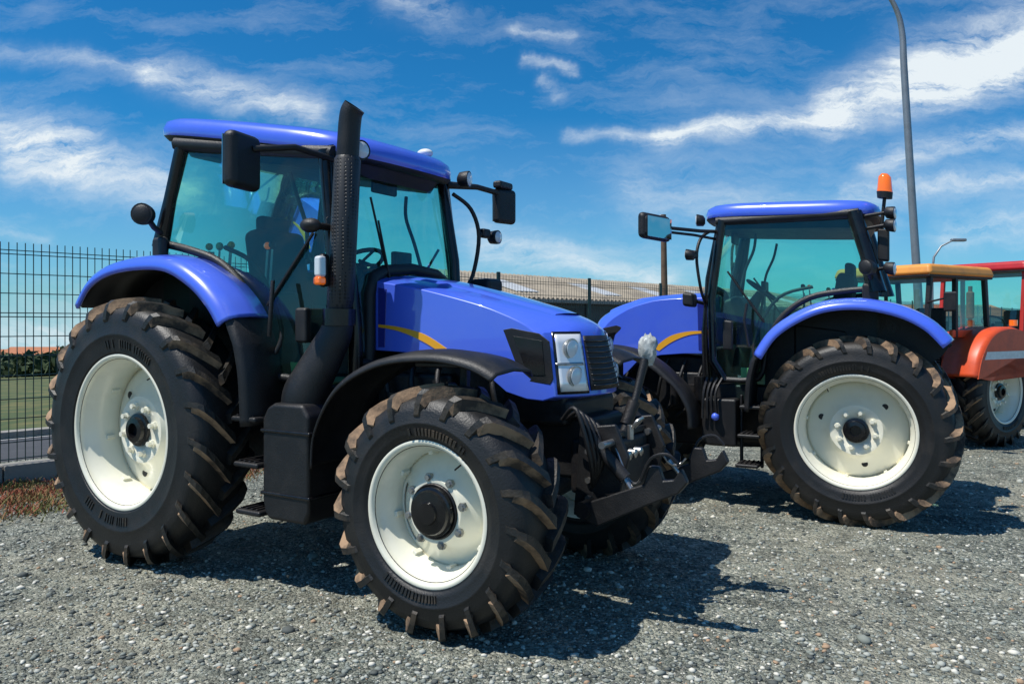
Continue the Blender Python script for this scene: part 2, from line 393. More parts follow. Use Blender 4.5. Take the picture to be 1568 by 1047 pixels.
        b.tube('link_latch_%d'%sd,spline([(3.31,sd*.39,.81),(3.37,sd*.40,.93),(3.46,sd*.40,.96),(3.52,sd*.39,.91)],4),.009,BLK,seg=6)
        b.tube('link_pin_%d'%sd,[(3.10,sd*.22,.98),(3.10,sd*.42,.98)],.02,STEEL,seg=10)
        for zz in(.66,.76,.92): b.tube('link_bolt_%d_%d'%(sd,int(zz*100)),[(2.96,sd*.285,zz),(2.96,sd*.305,zz)],.018,STEEL,seg=6)
        b.tube('link_chain_%d'%sd,spline([(3.12,sd*.28,.95),(3.20,sd*.30,.80),(3.26,sd*.33,.78),(3.30,sd*.35,.82)],5),.007,STEEL,seg=6)
    b.tube('link_cross_shaft',[(2.98,-.42,.62),(2.98,.42,.62)],.045,IRON)
    b.tube('top_link',[(3.06,.05,.98),(3.10,-.05,1.2),(3.13,-.12,1.42)],[.026,.022,.026],BLK)
    b.tube('top_link_sleeve',[(3.07,.02,1.05),(3.10,-.03,1.18)],.036,IRON)
    if first:
        b.obj('top_link_bag',*ico((3.14,-.14,1.48),.06,(.9,.75,1.5),.20,3),BAG,smooth=True,angle=70)
    b.tube('hitch_pin',[(3.14,.12,.98),(3.14,.12,1.06)],.018,STEEL,seg=10)
    b.tube('hitch_pin_ring',spline([(3.12,.1,1.0),(3.18,.14,1.08),(3.2,.08,1.1),(3.14,.06,1.04)],4),.008,STEEL,seg=6)
    for q in range(5):
        b.tube('link_hose_%d'%q,spline([(2.85,.15+.06*q,1.1),(2.98,.2+.07*q,1.05+.03*q),(3.05,.25+.05*q,.9),(2.98,.28,.72)],6),.012,BLK,seg=8)
    for q in range(3):
        b.lathe('coupler_%d'%q,[(0,.026),(.04,.026),(.045,.018),(.045,0)],(3.125,.02+.08*q,.90),STEEL,seg=12,axis='x')
    # ---- rear fender
    fp=spline([(-.82,1.80),(-.66,1.96),(-.40,2.055),(-.05,2.085),(.28,2.06),(.55,1.945),(.74,1.80),(.85,1.67)],5)
    if not first: fp=spline([(-.78,1.70),(-.62,1.87),(-.38,2.00),(-.05,2.07),(.28,2.045),(.55,1.93),(.76,1.77),(.90,1.56)],5)
    for sd,w in((1,'near'),(-1,'far')):
        b.sweep('rear_fender_'+w,fp,[(sd*q,o) for q,o in((.70,.0),(.85,.01),(.93,.0),(.99,-.02),(1.02,-.055),(1.025,-.095))],BLUE,solid=.022)
    fp2=[Vector((p[0]*.985,p[1]-.045)) for p in fp]+spline([(.90,1.50),(.945,1.3),(.965,1.0)],5)
    for sd in(1,-1):
        b.sweep('fender_liner_%d'%sd,fp2,[(sd*.50,-.0),(sd*.97,-.0)],BLK,solid=.03)
        b.sweep('fender_lower_lip_%d'%sd,[tuple(p) for p in fp2[33:]],[(sd*.6,.02),(sd*.96,.02),(sd*1.0,-.02)],BLK,solid=.02)
        pw=[tuple(p) for p in fp2]+[(.55,1.0),(-.2,1.2),(-.7,1.55)]
        b.prism('fender_inner_wall_%d'%sd,pw,sd*.50,sd*.53,BLK,bevel=.0)
    ff=spline([(1.50,.80),(1.53,1.02),(1.70,1.27),(2.0,1.425),(2.35,1.47),(2.62,1.44),(2.78,1.375)],6)
    for sd in(1,-1):
        b.sweep('mudguard_%d'%sd,ff,[(sd*.58,-.03),(sd*.62,.0),(sd*.80,.018),(sd*.95,.0),(sd*.99,-.035)],BLK,solid=.014)
    # ---- cab
    def ns(x,z): return .79-.125*(x+.15)/1.5-.05*(z-1.3)/1.5
    b.box('cab_floor',(.75,0,1.12),(1.25,1.15,.22),BLK,bevel=.03)
    b.box('cab_firewall',(1.42,0,1.25),(.10,.96,.55),BLK,bevel=.04)
    outl=[(.02,2.84),(-.10,2.5),(-.16,2.20),(.12,2.14),(.42,2.04),(.66,1.84),(.82,1.58),(.90,1.31),(1.25,1.28),(1.36,1.42),(1.38,1.9),(1.28,2.70)]
    for sd in(1,-1):
        w='near' if sd>0 else 'far'
        vs=[(x,sd*ns(x,z),z) for x,z in outl]
        b.obj('side_glass_'+w,vs,[tuple(range(len(vs)))],GLS,recalc=False)
        pr=1.0 if first else 1.5
        b.tube('rear_pillar_'+w,[(.03,sd*ns(0,2.86),2.90),(-.09,sd*ns(-.1,2.5),2.5),(-.17,sd*(ns(-.1,2.2)+.01),2.17)],[.05*pr,.045*pr,.06*pr],BLKG,seg=10)
        b.tube('door_sill_frame_'+w,[(x,sd*(ns(x,z)+.004),z) for x,z in spline(outl[2:9],4)],.028,BLK,seg=8)
        b.tube('door_front_frame_'+w,[(x,sd*(ns(x,z)),z) for x,z in [(1.24,1.27),(1.37,1.42),(1.39,1.9),(1.285,2.72)]],[.04,.045,.045,.045],BLKG,seg=10)
        b.tube('a_pillar_'+w,[(1.46,sd*.53,1.2),(1.47,sd*.55,1.6),(1.43,sd*.57,2.1),(1.30,sd*.58,2.75)],[.05,.045,.04,.04],BLKG,seg=10)
        b.tube('cab_top_rail_'+w,[(-.02,sd*.74,2.89),(1.34,sd*.60,2.70)],.05,BLK,seg=8)
        b.tube('door_handle_'+w,[(.98,sd*.80,1.55),(1.02,sd*.82,1.75),(1.0,sd*.79,1.9)],.014,BLK,seg=8)
        b.tube('grab_rail_'+w,spline([(.92,sd*.73,1.4),(.95,sd*.67,1.6),(.72,sd*.67,2.0),(.40,sd*.67,2.15)],5),.016,BLK,seg=8)
        b.tube('door_gas_strut_'+w,[(.85,sd*.70,1.75),(1.22,sd*.66,2.2)],.011,BLK,seg=6)
        b.box('door_lock_'+w,(1.20,sd*.725,1.62),(.10,.06,.22),BLK,bevel=.02)
        b.tube('headliner_handle_'+w,spline([(.95,sd*.60,2.62),(.98,sd*.56,2.45),(1.06,sd*.56,2.25),(1.10,sd*.60,2.05)],5),.014,BLK,seg=8)
    nxs=10
    def ws(v,z): 
        t=(z-1.4)/1.32
        return (1.47-.17*max(0,t)**1.6+.07*(1-v*v),v*(.545+.03*t),z)
    zs=[1.38,1.6,1.9,2.2,2.5,2.72];vs=[ws(-1+2*i/nxs,z) for i in range(nxs+1) for z in zs];nz=len(zs)
    fs=[(i*nz+j,i*nz+j+1,(i+1)*nz+j+1,(i+1)*nz+j) for i in range(nxs) for j in range(nz-1)]
    b.obj('windshield',vs,fs,GLS,smooth=True,recalc=False)
    b.tube('windshield_base',[ws(-1+2*i/nxs,1.38) for i in range(nxs+1)],.03,BLK,seg=8)
    b.obj('rear_window',[(-.17,-.74,1.6),(-.17,.74,1.6),(-.17,.74,2.2),(.0,.70,2.86),(.0,-.70,2.86),(-.17,-.74,2.2)],[(0,1,2,5),(5,2,3,4)],GLS,recalc=False)
    b.tube('rear_window_base',[(-.17,-.74,1.62),(-.17,.74,1.62)],.035,BLK,seg=8)
    b.tube('wiper',[(1.56,.1,1.42),(1.53,.28,1.9),(1.47,.33,2.3)],.007,BLK,seg=6)
    b.tube('wiper_blade',[(1.54,.25,1.75),(1.43,.36,2.45)],.008,BLK,seg=6)
    # roof
    NA=56;vs=[];fs=[]
    def plan(a,k):
        ca,sa=math.cos(a),math.sin(a);p=.36
        ex=math.copysign(abs(ca)**p,ca);ey=math.copysign(abs(sa)**p,sa)
        x=(.62+.94*ex*k) if first else (.68+.87*ex*k)
        hw=.80-.17*(x+.16)/1.7
        x-= .10*abs(ey)**2*max(0,ex)*k
        return x,ey*hw*k
    def zb(x): return 2.965-.175*(x+.16)+.015*math.cos((x-.6)*1.6) if first else 2.90-.10*(x+.16)
    rings=[(.90,-.035,0),(.97,-.03,0),(1.0,.0,1),(1.005,.05,1),(.985,.10,1),(.93,.13,1),(.80,.15,1),(.5,.165,1),(.2,.17,1)]
    for kk,dz,_ in rings:
        for j in range(NA):
            x,y=plan(2*math.pi*j/NA,kk);vs.append((x,y,zb(x)+dz))
    R_=len(rings)
    for i in range(R_-1):
        for j in range(NA): fs.append((i*NA+j,i*NA+(j+1)%NA,(i+1)*NA+(j+1)%NA,(i+1)*NA+j))
    fs.append(tuple((R_-1)*NA+j for j in range(NA)));fs.append(tuple(range(NA)))
    fm=[1 if i<2*NA else 0 for i in range((R_-1)*NA)]+[0,1]
    b.obj('roof',vs,fs,None,mats=[BLUE,BLK],fm=fm,smooth=True,angle=60)
    vs=[];fs=[]
    for kk,dz in((.84,-.12),(.90,-.03)):
        for j in range(NA):
            x,y=plan(2*math.pi*j/NA,kk);vs.append((x,y,zb(x)+dz))
    fs=[(j,(j+1)%NA,NA+(j+1)%NA,NA+j) for j in range(NA)]+[tuple(range(NA))]
    b.obj('headliner',vs,fs,BLK,smooth=True)
    # interior
    b.box('seat_base',(.42,0,1.60),(.48,.52,.18),SEAT,bevel=.05,seg=4)
    b.box('seat_back',(.20,0,1.98),(.17,.50,.72),SEAT,bevel=.06,rot=(0,-10,0),seg=4)
    b.box('seat_pedestal',(.42,0,1.36),(.3,.35,.35),BLK)
    b.box('head_rest',(.12,0,2.36),(.09,.28,.18),SEAT,bevel=.03)
    b.box('arm_rest',(.42,.30,1.86),(.36,.09,.07),SEAT,bevel=.025)
    q_=1 if S<0 else -1
    b.box('side_console',(.45,.42*q_,1.70),(.60,.22,.30),BLK,bevel=.03)
    b.box('side_console_b',(.35,-.45*q_,1.62),(.5,.18,.3),BLK,bevel=.03)
    for q,(x0,n0) in enumerate([(.14,.62),(.20,.58),(.25,.62),(.31,.58),(.37,.62),(.55,.46),(.62,.48)]):
        b.tube('lever_%d'%q,[(x0,n0*q_,1.84),(x0+.03,n0*q_,2.14)],[.008,.007],WHT,seg=6)
        b.sphere('lever_knob_%d'%q,(x0+.03,n0*q_,2.17),.026,[YEL,WHT,GREENM,BLUE,YEL,ORG,BLK][q],seg=8)
    b.tube('steering_column',[(1.25,0,1.3),(1.12,0,1.85),(1.02,0,2.03)],[.09,.07,.04],BLK)
    st=[]
    for q in range(25):
        a=2*math.pi*q/24;st.append((1.0+.20*math.cos(a)*.75,.20*math.sin(a),2.06+.20*math.cos(a)*.45))
    b.tube('steering_wheel',st,.016,BLK,seg=8,cap=False)
    b.tube('steering_spoke',[st[0],(1.0,0,2.05),st[12]],.012,BLK,seg=6);b.tube('steering_spoke_b',[st[6],(1.0,0,2.05),st[18]],.012,BLK,seg=6)
    b.box('dashboard',(1.25,0,1.82),(.22,.42,.26),BLK,bevel=.05,rot=(0,25,0))
    b.box('floor_mat',(1.0,.28,1.24),(.38,.46,.02),GREENM)
    b.box('floor_mat_b',(.98,.60,1.31),(.24,.02,.14),GREENM)
    b.box('cab_monitor',(1.05,-.42,2.1),(.05,.2,.14),BLK)
    b.tube('monitor_arm',[(1.05,-.42,2.1),(1.15,-.48,1.6)],.014,BLK)
    b.tube('rear_cab_crossbar',[(.0,-.7,2.0),(.0,.7,2.0)],.025,BLK,seg=8)
    b.box('interior_mirror',(1.28,.05,2.58),(.03,.26,.12),BLK,bevel=.03)
    for sd in(1,-1):
        for q,zz in enumerate((.47,.76,1.04)):
            b.box('step_%d_%d'%(sd,q),(.97-.02*q,sd*.83,zz),(.22,.28,.035),BLK,bevel=.015)
            for t_ in range(4): b.box('step_tread_%d_%d_%d'%(sd,q,t_),(.90-.02*q+t_*.045,sd*.83,zz+.021),(.015,.24,.012),IRON,bevel=.002)
        for xx in(.87,1.07):
            b.box('step_rail_%d_%d'%(sd,int(xx*100)),(xx,sd*.70,.78),(.03,.05,.72),BLK)
    tk=[(1.06,.45),(1.06,1.05),(1.12,1.12),(1.40,1.12),(1.46,1.0),(1.46,.52),(1.40,.43)]
    b.prism('fuel_tank',tk,-.92,-.45,BLK,bevel=.05,seg=4)
    if first:
        b.prism('exhaust_aftertreatment_cover',[(1.08,.47),(1.06,.55),(1.06,1.05),(1.10,1.12),(1.16,1.15),(1.40,1.15),(1.45,1.08),(1.46,.52),(1.42,.44),(1.12,.44)],.50,.93,BLK,bevel=.045,seg=4)
        for zz in(.60,.98):
            b.prism('cover_band_%d'%int(zz*100),[(1.05,zz-.012),(1.05,zz+.012),(1.47,zz+.012),(1.47,zz-.012)],.49,.94,BLKG,bevel=.01)
        P=spline([(1.24,.74,1.05),(1.26,.77,1.18),(1.32,.76,1.30),(1.40,.73,1.45),(1.465,.71,1.58),(1.48,.70,1.70)],5)
        rs=[.175-.085*(i/(len(P)-1))**.8 for i in range(len(P))]
        b.tube('exhaust_duct',P,rs,BLK,seg=24,flat=.8)
        b.tube('exhaust_clamp',[(1.478,.70,1.62),(1.48,.70,1.72)],[.10,.10],BLKG,seg=24)
        b.tube('exhaust_shroud',[(1.48,.70,1.72),(1.49,.70,1.78),(1.548,.70,2.62),(1.551,.70,2.65)],[.072,.082,.080,.06],PERF,seg=32)
        b.tube('exhaust_pipe',spline([(1.545,.70,2.60),(1.557,.70,2.76),(1.565,.70,2.84),(1.578,.70,2.90),(1.60,.695,2.935)],5),.068,BLK,seg=20,cap=False)
        b.tube('exhaust_mouth_inner',spline([(1.57,.70,2.87),(1.578,.70,2.90),(1.597,.695,2.932)],4),.060,IRON,seg=20)
        b.box('exhaust_bracket',(1.42,.64,2.25),(.14,.10,.08),BLK)
        b.tube('indicator_arm',[(1.40,.62,2.22),(1.40,.80,2.22)],.022,BLK)
        b.sphere('indicator_knob',(1.38,.84,2.22),.055,BLK,(1.3,1,.8))
        b.box('marker_lamp',(1.46,.84,1.97),(.06,.06,.13),LAMPG,bevel=.02)
        b.box('marker_lamp_base',(1.45,.80,1.95),(.05,.06,.20),BLK,bevel=.02)
        b.box('marker_lamp_amber',(1.46,.845,1.885),(.06,.06,.05),ORG,bevel=.015)
    else:
        b.prism('battery_box',[(1.10,.62),(1.10,1.10),(1.44,1.10),(1.46,.70),(1.40,.62)],.45,.80,BLK,bevel=.03)
        b.tube('exhaust_stack',[(1.48,-.70,1.1),(1.50,-.70,2.0)],.07,BLK,seg=20)
        b.sphere('blue_cap',(1.30,.84,.92),.04,BLUE)
        for q in range(4):
            b.tube('rail_%d'%q,spline([(1.25+.05*q,.76,1.3),(1.3+.04*q,.84,1.15),(1.28+.05*q,.84,.9)],4),.014,BLK,seg=6)
        b.tube('cyl_reservoir',[(1.52,.55,1.05),(1.52,.55,1.3)],.07,BLKG,seg=18)
    if first:
        mirror(b,'mirror_near',(1.12,1.13,2.58),.27,.33,-12)
        b.tube('mirror_near_arm',[(1.34,.60,2.66),(1.26,.85,2.70),(1.15,1.08,2.66)],.02,BLK)
        mirror(b,'mirror_far',(1.50,-1.17,2.575),.22,.28,15)
        b.tube('mirror_far_arm',[(1.34,-.60,2.68),(1.45,-.85,2.69),(1.50,-1.12,2.67)],[.03,.022,.022],BLK)
        b.box('mirror_far_top',(1.50,-1.15,2.74),(.08,.2,.06),BLK,bevel=.02)
    else:
        mirror(b,'mirror_near',(1.80,1.22,2.535),.36,.23,-30)
        b.box('mirror_near_rim',(1.81,1.22,2.535),(.10,.39,.26),BLK,bevel=.05,rot=(0,0,-30),seg=3)
        b.tube('mirror_near_arm',[(1.34,.60,2.60),(1.45,.85,2.57),(1.72,1.12,2.55)],.018,BLK)
        b.tube('mirror_near_arm_b',[(1.34,.60,2.52),(1.50,.9,2.52),(1.72,1.10,2.51)],.014,BLK)
        mirror(b,'mirror_far',(1.5,-1.17,2.6),.22,.30,15)
        b.tube('mirror_far_arm',[(1.34,-.60,2.70),(1.5,-1.12,2.70)],.02,BLK)
    for sd in(1,-1):
        if first and sd==1: continue
        b.tube('lamp_bracket_%d'%sd,spline([(1.42,sd*.57,2.60),(1.48,sd*.72,2.5),(1.50,sd*.80,2.3),(1.47,sd*.76,2.0),(1.46,sd*.62,1.85)],5),.016,BLK,seg=8)
        b.tube('lamp_arm_%d'%sd,[(1.50,sd*.80,2.32),(1.50,sd*.98,2.32)],.018,BLK)
        lamp(b,'side_lamp_%d'%sd,(1.53,sd*1.0,2.31),.055,(1,0))
        b.box('side_lamp_indicator_%d'%sd,(1.50,sd*.88,2.33),(.06,.1,.07),BLK,bevel=.015)
    for sd in(1,-1):
        lamp(b,'roof_front_lamp_%d'%sd,(1.54,sd*.58,2.70),.062,(1,.25*sd))
        lamp(b,'rear_lamp_%d'%sd,(-.10,sd*.95,2.38),.075,(.5,.8*sd),BLK)
        b.tube('rear_lamp_arm_%d'%sd,[(-.10,sd*.93,2.38),(-.12,sd*.85,2.30),(-.12,sd*.78,2.26)],.02,BLK)
        b.box('rear_lamp_bracket_%d'%sd,(-.12,sd*.80,2.15),(.14,.06,.18),BLK,bevel=.03)
    b.sphere('roof_antenna_dome',(1.25,-.45,2.90),.05,WHT,(1.3,1,.7))
    if first:
        b.tube('low_headlamp_bar',[(1.62,-.47,1.88),(1.62,-.62,1.88)],.02,BLK); b.box('low_mirror',(1.66,-.66,1.90),(.18,.20,.12),BLK,bevel=.03)
    else:
        b.box('low_lamp',(1.62,.62,1.86),(.12,.18,.14),BLK,bevel=.03);b.tube('low_lamp_bar',[(1.5,.5,1.84),(1.62,.60,1.86)],.02,BLK)
        b.tube('beacon_pole',[(-.20,.62,2.75),(-.23,.62,3.08)],.016,BLK)
        b.tube('beacon_base',[(-.23,.62,3.06),(-.23,.62,3.12)],[.065,.07],BLK,seg=18)
        b.tube('beacon_light',[(-.23,.62,3.12),(-.23,.62,3.15),(-.23,.62,3.26),(-.23,.62,3.29)],[.07,.065,.055,.03],ORG,seg=20)
        for zz,nn in((2.92,.70),(2.80,.74),(2.40,.80)):
            lamp(b,'work_lamp_%d'%int(zz*100),(-.30,nn,zz),.06,(-1,.2))
            b.tube('work_lamp_arm_%d'%int(zz*100),[(-.06,.70,zz-.05),(-.25,nn,zz)],.016,BLK)
        b.box('reg_bracket',(-.22,.62,2.62),(.10,.10,.30),BLK,bevel=.02)
    return b
tractor('tractor',(-1.952,6.221,0),(.854,-.52),-1,1.0,.914,True)
ph=rad(28)
tractor('tractor',(3.152,7.149,0),(-math.cos(ph),math.sin(ph)),1,.88,.88,False)

# ---------------------------------------------------------------- old tractors on the right
RUST=mat('rusty_exhaust',(.10,.04,.025),.8,var=.8,vcol=(.25,.09,.03),vscale=14)
ORB=mat('faded_orange_paint',(.70,.085,.02),.42,var=.6,vcol=(.42,.05,.02),vscale=6)
ORR=mat('orange_roof_paint',(.80,.32,.05),.5,var=.5,vcol=(.5,.2,.06),vscale=5)
REDP=mat('red_paint',(.50,.015,.02),.4,var=.5,vcol=(.30,.01,.015),vscale=6)
REDF=mat('faded_red_paint',(.50,.03,.02),.45,var=.5,vcol=(.35,.02,.01),vscale=6)
def old_tractor(loc,heading,body,roofm,striped,roofz,shift,skirt):
    b=B('tractor',loc,heading,1,1);b.shift=shift
    for sd in(1,-1):
        wheel(b,'rear_wheel_%d'%sd,0,sd*.75,.74,.36,.40,22,sd,.10,False)
        wheel(b,'front_wheel_%d'%sd,2.15,sd*.70,.46,.26,.26,18,sd,.06,True,lug=.03)
    b.prism('hood',[(.95,1.05),(.95,1.52),(1.6,1.50),(2.35,1.44),(2.50,1.38),(2.52,.95),(1.2,.98)],-.32,.32,body,bevel=.05,seg=4)
    for q in range(7):
        for sd in(1,-1): b.box('hood_louvre_%d_%d'%(q,sd),(1.85+.06*q,sd*.322,1.28),(.02,.006,.16),BLK,bevel=.001)
    if striped:
        for sd in(1,-1): b.prism('hood_stripe_%d'%sd,[(.98,1.08),(.98,1.16),(2.47,1.13),(2.47,1.05)],sd*.315,sd*.325,WHT,bevel=.002)
    b.box('front_grille',(2.51,0,1.15),(.03,.5,.32),BLK)
    for q in range(8): b.box('grille_bar_%d'%q,(2.53,0,1.02+q*.035),(.012,.48,.008),STEEL,bevel=.001)
    for sd in(1,-1): b.lathe('headlight_%d'%sd,[(0,.075),(.03,.07),(.04,0)],(2.40,sd*.38,1.25),LAMPG,axis='x',seg=20)
    b.box('engine',(1.7,0,.82),(1.5,.42,.4),IRON,bevel=.04);b.box('gearbox',(.5,0,.75),(1.9,.45,.5),IRON,bevel=.05)
    b.tube('front_axle',[(2.15,-.6,.46),(2.15,.6,.46)],.07,IRON);b.tube('rear_axle',[(0,-.6,.73),(0,.6,.73)],.14,IRON)
    fp=spline([(-.80,1.05),(-.66,1.34),(-.40,1.52),(0,1.58),(.42,1.50),(.70,1.25),(.82,.95)],5)
    for sd in(1,-1):
        b.sweep('rear_fender_%d'%sd,fp,[(sd*.5,0),(sd*.9,0),(sd*.97,-.03)],body,solid=.02)
        b.prism('rear_fender_wall_%d'%sd,[tuple(p) for p in fp]+[(.5,.9),(-.4,1.0)],sd*.48,sd*.51,body,bevel=.0)
        if skirt:
            arc=[(.60*math.cos(a)*1.0,.52+.58*math.sin(a)) for a in [rad(t) for t in range(40,141,12)]]
            inner=[(p[0]*.985,p[1]-.02) for p in fp]
            b.prism('rear_fender_skirt_%d'%sd,inner+[(-.70,1.0)]+[(x_,z_+.0) for x_,z_ in reversed(arc)]+[(.72,.93)],sd*.962,sd*.975,body,bevel=.0)
            b.prism('rear_fender_stripe_%d'%sd,[(-.62,1.27),(.60,1.27),(.66,1.17),(-.68,1.17)],sd*.975,sd*.980,WHT,bevel=.0)
            b.tube('rear_fender_lamp_%d'%sd,[(-.2,sd*.90,1.60),(-.2,sd*.90,1.68)],.05,ORG,seg=12)
        for nm,(x0,z0,x1,z1) in dict(a=(1.05,1.0,.92,roofz),b=(.35,1.45,.35,roofz),c=(-.45,1.4,-.35,roofz)).items():
            b.box('cab_post_%s_%d'%(nm,sd),((x0+x1)/2,sd*.62,(z0+z1)/2),(.06,.06,z1-z0),BLK if not striped else body,bevel=.01,rot=(0,math.degrees(math.atan2(x1-x0,z1-z0)),0))
        b.box('cab_rail_%d'%sd,(.28,sd*.62,roofz-.03),(1.3,.05,.06),BLK,bevel=.01)
        b.box('cab_sill_%d'%sd,(.0,sd*.62,1.50),(.9,.05,.10),body,bevel=.01)
        b.obj('side_window_%d'%sd,[(.33,sd*.62,1.6),(-.43,sd*.62,1.55),(-.35,sd*.62,roofz-.05),(.33,sd*.62,roofz-.05)],[(0,1,2,3)],GLS,recalc=False)
    b.obj('front_window',[(1.0,-.6,1.5),(1.0,.6,1.5),(.93,.6,roofz-.05),(.93,-.6,roofz-.05)],[(0,1,2,3)],GLS,recalc=False)
    b.box('roof',(.28,0,roofz+.05),(1.55,1.42,.14),roofm,bevel=.05,taper=.95,seg=4)
    b.box('roof_edge',(.28,0,roofz-.03),(1.50,1.36,.03),BLK,bevel=.01)
    b.box('seat',(.05,0,1.35),(.4,.45,.12),SEAT,bevel=.04);b.box('seat_back',(-.15,0,1.6),(.1,.42,.5),SEAT,bevel=.04)
    b.tube('steering_column',[(.85,0,1.3),(.6,0,1.62)],.03,BLK)
    st=[(.6+.17*math.cos(q*math.pi/10)*.6,.17*math.sin(q*math.pi/10),1.65+.17*math.cos(q*math.pi/10)*.6) for q in range(21)]
    b.tube('steering_wheel',st,.014,BLK,seg=6,cap=False)
    b.tube('exhaust',[(1.5,.12,1.45),(1.5,.12,1.7),(1.5,.12,1.72),(1.5,.12,2.1),(1.5,.12,2.12),(1.5,.12,2.2)],[.03,.03,.055,.055,.03,.03],RUST,seg=14)
    b.tube('mirror_arm',[(.98,.62,1.9),(1.1,.95,1.95)],.012,BLK);b.box('mirror',(1.1,.98,1.9),(.04,.16,.24),BLK,bevel=.02)
    if striped:
        b.tube('beacon',[(.1,.3,roofz+.11),(.1,.3,roofz+.24)],[.06,.045],ORG,seg=14)
    return b
hd=Vector((-.85,-.53)).normalized()
old_tractor((6.05,11.30,0),hd,ORB,ORR,False,2.27,.35,True)
old_tractor((8.45,13.2,0),hd,REDF,REDP,True,2.46,.30,False)

# ---------------------------------------------------------------- setting
FD=Vector((.676,.737,0)).normalized();FN=Vector((-FD.y,FD.x,0));F0=Vector((-5.17,8.05,0));C0=FN.dot(F0)
def drop(d): 
    if d<1.0: return 0.0
    return -.049*(d-1.0)*min(1,(d-1)/6+.3) if d<5.2 else -.049*(d-1.0)
def gz(x,y): return drop(FN.x*x+FN.y*y-C0)
def fp_(t,d,z=0):
    p=F0+FD*t+FN*d;return (p.x,p.y,drop(d)+z)
def strip(name,t0,t1,ds,m,off,nt=40):
    ts=[t0+(t1-t0)*i/nt for i in range(nt+1)]
    vs=[fp_(t,d,off) for t in ts for d in ds];k=len(ds)
    fs=[(i*k+j,(i+1)*k+j,(i+1)*k+j+1,i*k+j+1) for i in range(nt) for j in range(k-1)]
    me=bpy.data.meshes.new(name);me.from_pydata(vs,[],fs);me.materials.append(m);o=bpy.data.objects.new(name,me);COL.objects.link(o);return o
def gravelmat():
    m=bpy.data.materials.new('gravel_ground');m.use_nodes=True;N=NT(m.node_tree);bs=m.node_tree.nodes['Principled BSDF'];bs.inputs['Roughness'].default_value=.9
    bs.inputs['Specular IOR Level'].default_value=.2
    tc=N.n('ShaderNodeTexCoord').outputs['Object']
    vo=N.n('ShaderNodeTexVoronoi');N.l(tc,vo.inputs['Vector']);vo.inputs['Scale'].default_value=46
    vo2=N.n('ShaderNodeTexVoronoi');N.l(tc,vo2.inputs['Vector']);vo2.inputs['Scale'].default_value=110
    sep=N.n('ShaderNodeSeparateColor');N.l(vo.outputs['Color'],sep.inputs[0])
    sep2=N.n('ShaderNodeSeparateColor');N.l(vo2.outputs['Color'],sep2.inputs[0])
    c1=N.ramp(sep.outputs[0],[(0,(.04,.047,.042)),(.35,(.14,.162,.145)),(.7,(.28,.30,.262)),(.92,(.50,.49,.42)),(1,(.74,.71,.62))])
    c2=N.ramp(sep2.outputs[1],[(0,(.05,.057,.05)),(.5,(.19,.21,.186)),(.88,(.37,.38,.325)),(1,(.62,.59,.50))])
    c=N.mix(.45,c1,c2)
    big=N.ramp(N.noise(tc,.6,4,.65),[(.44,(0,0,0)),(.66,(1,1,1))])
    c=N.mix(N.M('MULTIPLY',big,.45),c,(.46,.42,.32,1))
    med=N.ramp(N.noise(tc,3.5,5,.75),[(.35,(.52,.53,.52)),(.65,(1.28,1.28,1.22))])
    c=N.mix(1.0,c,med,'MULTIPLY')
    N.l(c,bs.inputs['Base Color'])
    h=N.M('ADD',N.M('MULTIPLY',vo.outputs['Distance'],-.9),N.M('MULTIPLY',vo2.outputs['Distance'],-.4))
    h=N.M('ADD',h,N.M('MULTIPLY',N.noise(tc,6,4),.8))
    bp=N.n('ShaderNodeBump');bp.inputs['Strength'].default_value=1.0;bp.inputs['Distance'].default_value=.025
    N.l(h,bp.inputs['Height']);N.l(bp.outputs[0],bs.inputs['Normal']);return m
GRAV=gravelmat()
ds=[-1500,-300,-60,-20,-10,-5,-2,0,1,1.6,2.2,3,4,5.2,8,14,30,80,200,600,2500]
g=strip('ground',-2500,2500,ds,GRAV,0,nt=60)
ASP=mat('asphalt',(.05,.05,.053),.85,var=.5,vcol=(.085,.085,.085),vscale=3,bump=.3,bscale=80)
GRS=mat('grass',(.05,.075,.016),.9,var=.95,vcol=(.19,.155,.045),vscale=.7,bump=.6,bscale=6,det=8)
strip('asphalt_road',-60,90,[1.6,2.2,3,4,5.2],ASP,.004)
strip('grass_field',-2000,2000,[5.9,8,14,30,80,200,600],GRS,.008)
PAINT=mat('road_paint',(.7,.7,.68),.6,var=.4,vcol=(.4,.4,.4),vscale=10)
strip('road_edge_line',-60,90,[4.85,4.97],PAINT,.012)
CONC=mat('concrete',(.30,.28,.24),.85,var=.6,vcol=(.16,.14,.12),vscale=5,bump=.4,bscale=30)
kb=B('road_kerb',(0,0,0),(1,0))
def fbox(b,name,t0,t1,d0,d1,z0,z1,m,bevel=.01):
    vs=[]
    for z in(z0,z1):
        for t,d in((t0,d0),(t1,d0),(t1,d1),(t0,d1)):
            p=F0+FD*t+FN*d;vs.append((p.x,p.y,z))
    return b.obj(name,vs,[(0,3,2,1),(4,5,6,7),(0,1,5,4),(1,2,6,5),(2,3,7,6),(3,0,4,7)],m,bevel=bevel)
fbox(kb,'kerb_line',-60,90,5.3,5.55,-.4,-.10,CONC)
FG=mat('fence_green_wire',(.006,.030,.028),.45,var=.3,vcol=(.02,.05,.045))
fe=B('wire_mesh_fence',(0,0,0),(1,0))
vs=[];fs=[]
def wire(p,q,r):
    p=Vector(p);q=Vector(q);t=(q-p).normalized();a=t.orthogonal().normalized();b_=t.cross(a);o=len(vs)
    for e in(p,q):
        for k in range(4):
            an=k*math.pi/2;vs.append(e+a*math.cos(an)*r+b_*math.sin(an)*r)
    for k in range(4): fs.append((o+k,o+(k+1)%4,o+4+(k+1)%4,o+4+k))
T0,T1=-9,52;t=T0
